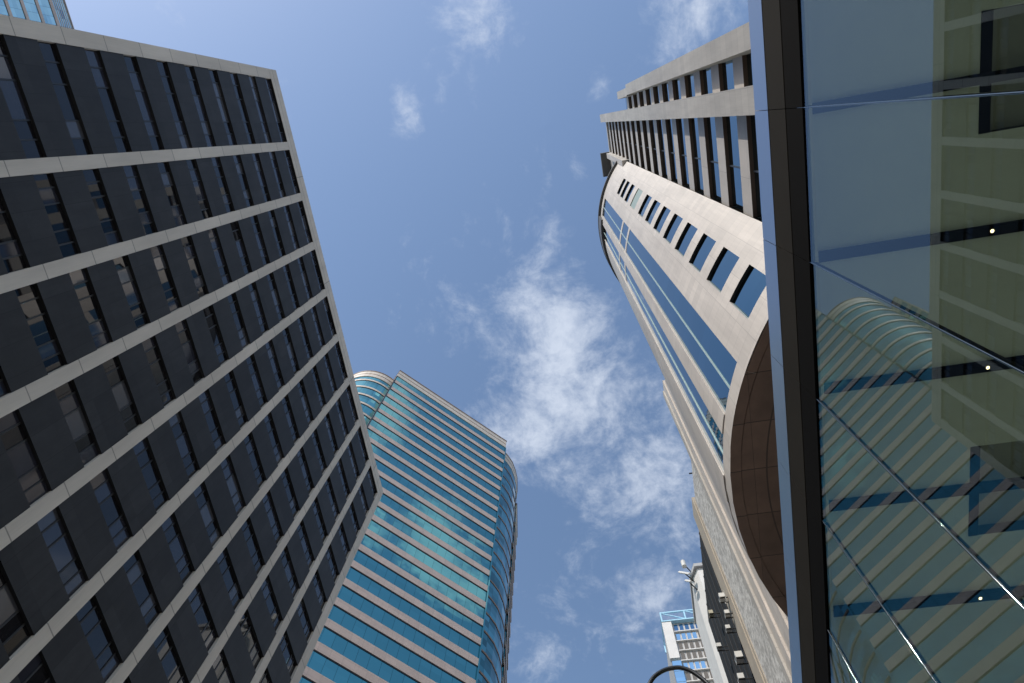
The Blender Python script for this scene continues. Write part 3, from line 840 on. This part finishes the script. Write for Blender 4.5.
for i, ((px, py), w, l, lab) in enumerate(ants):
    p = at(px, py, y=YB_ - .4)
    t = thing('panel_aerial', lab, 'aerial', p, 'aerials on the slim white block')
    g = MB()
    if i == 0: g.tube([p + Vector((0, 0, -.55)), p + Vector((0, 0, .55))], .32, 'ac', 16)
    else: g.obox(p, Vector((.55, -.2, -.55)) * w * .9, Vector((.12, .2, .12)), Vector((.12, .0, .12)), 'ac')
    g.build('radome', t)
    g = MB(); g.bar(p + Vector((.1, .1, -.1)), (xb + .4, YB_ + .9, p.z - .5), .12, 'dark_line'); g.build('bracket', t)

# ---------------------------------------------------------------- blue glass balcony block
YG = 75.0
c0 = at(661.5, 622, y=YG); c1 = at(694, 618.5, y=YG)
HBm = (c0.z + c1.z) / 2; xg0, xg1 = c0.x, c1.x + 2.5
root = thing('balcony_block', 'narrow block of pale blue glass balconies with an open blue roof frame', 'apartment building', ((xg0 + xg1) / 2, YG + 6, 0))
g = MB(); g.box(xg0 + .15, xg1, YG + .5, YG + 14, 0, HBm - .1, 'grey_wall', ); g.build('wall', root)
W_ = xg1 - xg0
g = MB(); g.box(xg0, xg0 + .19 * W_, YG - .05, YG + .6, HBm - 7.6, HBm - .15, 'white_wall'); g.build('white_panel', root)
g = MB(); g.box(xg0, xg1, YG - .15, YG + .6, HBm - .1, HBm + .12, 'blue_paint'); g.build('roof_edge', root)
fh = 1.95
pat = ['b', 'g', 'w', 'w', 'g', 'w', 'w', 'b', 'g', 'w', 'w', 'b', 'w', 'w']
for k, c in enumerate(pat):
    z1 = HBm - .2 - fh * k; z0 = z1 - fh
    xs0 = xg0 + (.20 * W_ if k < 4 else .02 * W_)
    if k >= 4:
        g = MB(); g.box(xs0, xg0 + .2 * W_, YG + .1, YG + .45, z0 + .06, z1 - .02, 'balcony_glass'); g.build('balcony_panel', root)
    n = 6; dx = (xg1 - .14 * W_ - (xg0 + .21 * W_)) / n
    for j in range(n):
        a = xg0 + .21 * W_ + dx * j
        m = {'b': 'pane_blue', 'g': 'balcony_glass', 'w': 'pane_brown'}[c]
        if c == 'g' and j >= 4: m = 'pane_brown'
        g = MB(); g.box(a + .05, a + dx - .05, YG + .44, YG + .495, z0 + .18, z1 - .14, 'white_wall'); w = g.build('window', root)
        g = MB(); g.box(a + .12, a + dx - .12, YG + .40, YG + .437, z0 + .25, z1 - .22, m); g.build('pane', w)
    g = MB(); g.box(xs0, xg1 - .02 * W_, YG + .15, YG + .495, z0 - .02, z0 + .12, 'white_wall'); g.build('floor_slab', root)
g = MB()
zt = HBm + 1.9
za = HBm + .13
for x in np.linspace(xg0 + .1, xg1 - .1, 3):
    g.bar((x, YG, za), (x, YG, zt), .2, 'blue_paint'); g.bar((x, YG + 6, za), (x, YG + 6, zt), .2, 'blue_paint')
    g.bar((x, YG, zt), (x, YG + 6, zt), .2, 'blue_paint')
for y in (YG, YG + 6): g.bar((xg0, y, zt + .02), (xg1, y, zt + .02), .22, 'blue_paint')
xm = (xg0 + xg1) / 2
g.bar((xg0 + .1, YG, zt), (xm, YG, za), .14, 'blue_paint'); g.bar((xm, YG, zt), (xg1 - .1, YG, za), .14, 'blue_paint')
g.build('roof_frame', root)
g = MB(); g.box(xg1 - .12 * W_, xg1 + 2.0, YG - 2.0, YG + .4, 0, HBm - 1.0, 'white_wall'); g.build('stair_tower', root)

# ---------------------------------------------------------------- street lamp (near)
root = thing('street_lamp', 'black street lamp with a curved swan neck arm, at the bottom edge', 'street lamp', (.86, 6.0, .12))
pts = []
yl = 6.0
px_pts = [(650, 683), (655, 676), (664, 670.3), (673, 668), (681, 667.8), (691, 671), (700, 677), (707, 683)]
arc_p = [at(a, b, y=yl) for a, b in px_pts]
left = [arc_p[0] + Vector((-.04, 0, -.10)), arc_p[0] + Vector((-.055, 0, -.24))][::-1]
right = [arc_p[-1] + Vector((.05, 0, -.13)), arc_p[-1] + Vector((.075, 0, -.35)), arc_p[-1] + Vector((.08, 0, -.7))]
def cr(P, n=5):
    out = []
    for i in range(len(P) - 1):
        a, b, c, d = P[max(i - 1, 0)], P[i], P[i + 1], P[min(i + 2, len(P) - 1)]
        for k in range(n):
            t = k / n
            out.append(.5 * ((2 * b) + (c - a) * t + (2 * a - 5 * b + 4 * c - d) * t * t + (3 * b - a - 3 * c + d) * t ** 3))
    return out + [P[-1]]
g = MB(); g.tube(cr(left + arc_p + right), .024, 'lamp_black', 14); g.build('swan_neck', root, smooth=True)
pe = right[-1]
g = MB(); g.tube([(pe.x, yl, .12), (pe.x, yl, .9), (pe.x, yl, .95), (pe.x, yl, pe.z + .02)], [.11, .1, .055, .04], 'lamp_black', 16); g.build('post', root, smooth=True)
hd = left[0]
g = MB(); g.tube([hd + Vector((0, 0, .02)), hd + Vector((0, 0, -.08)), hd + Vector((0, 0, -.2)), hd + Vector((0, 0, -.26))], [.03, .08, .2, .2], 'lamp_black', 20); g.build('lamp_shade', root)
root.location = (pe.x, yl, .12)
for o in root.children: o.matrix_parent_inverse = Matrix.Translation(-root.location)
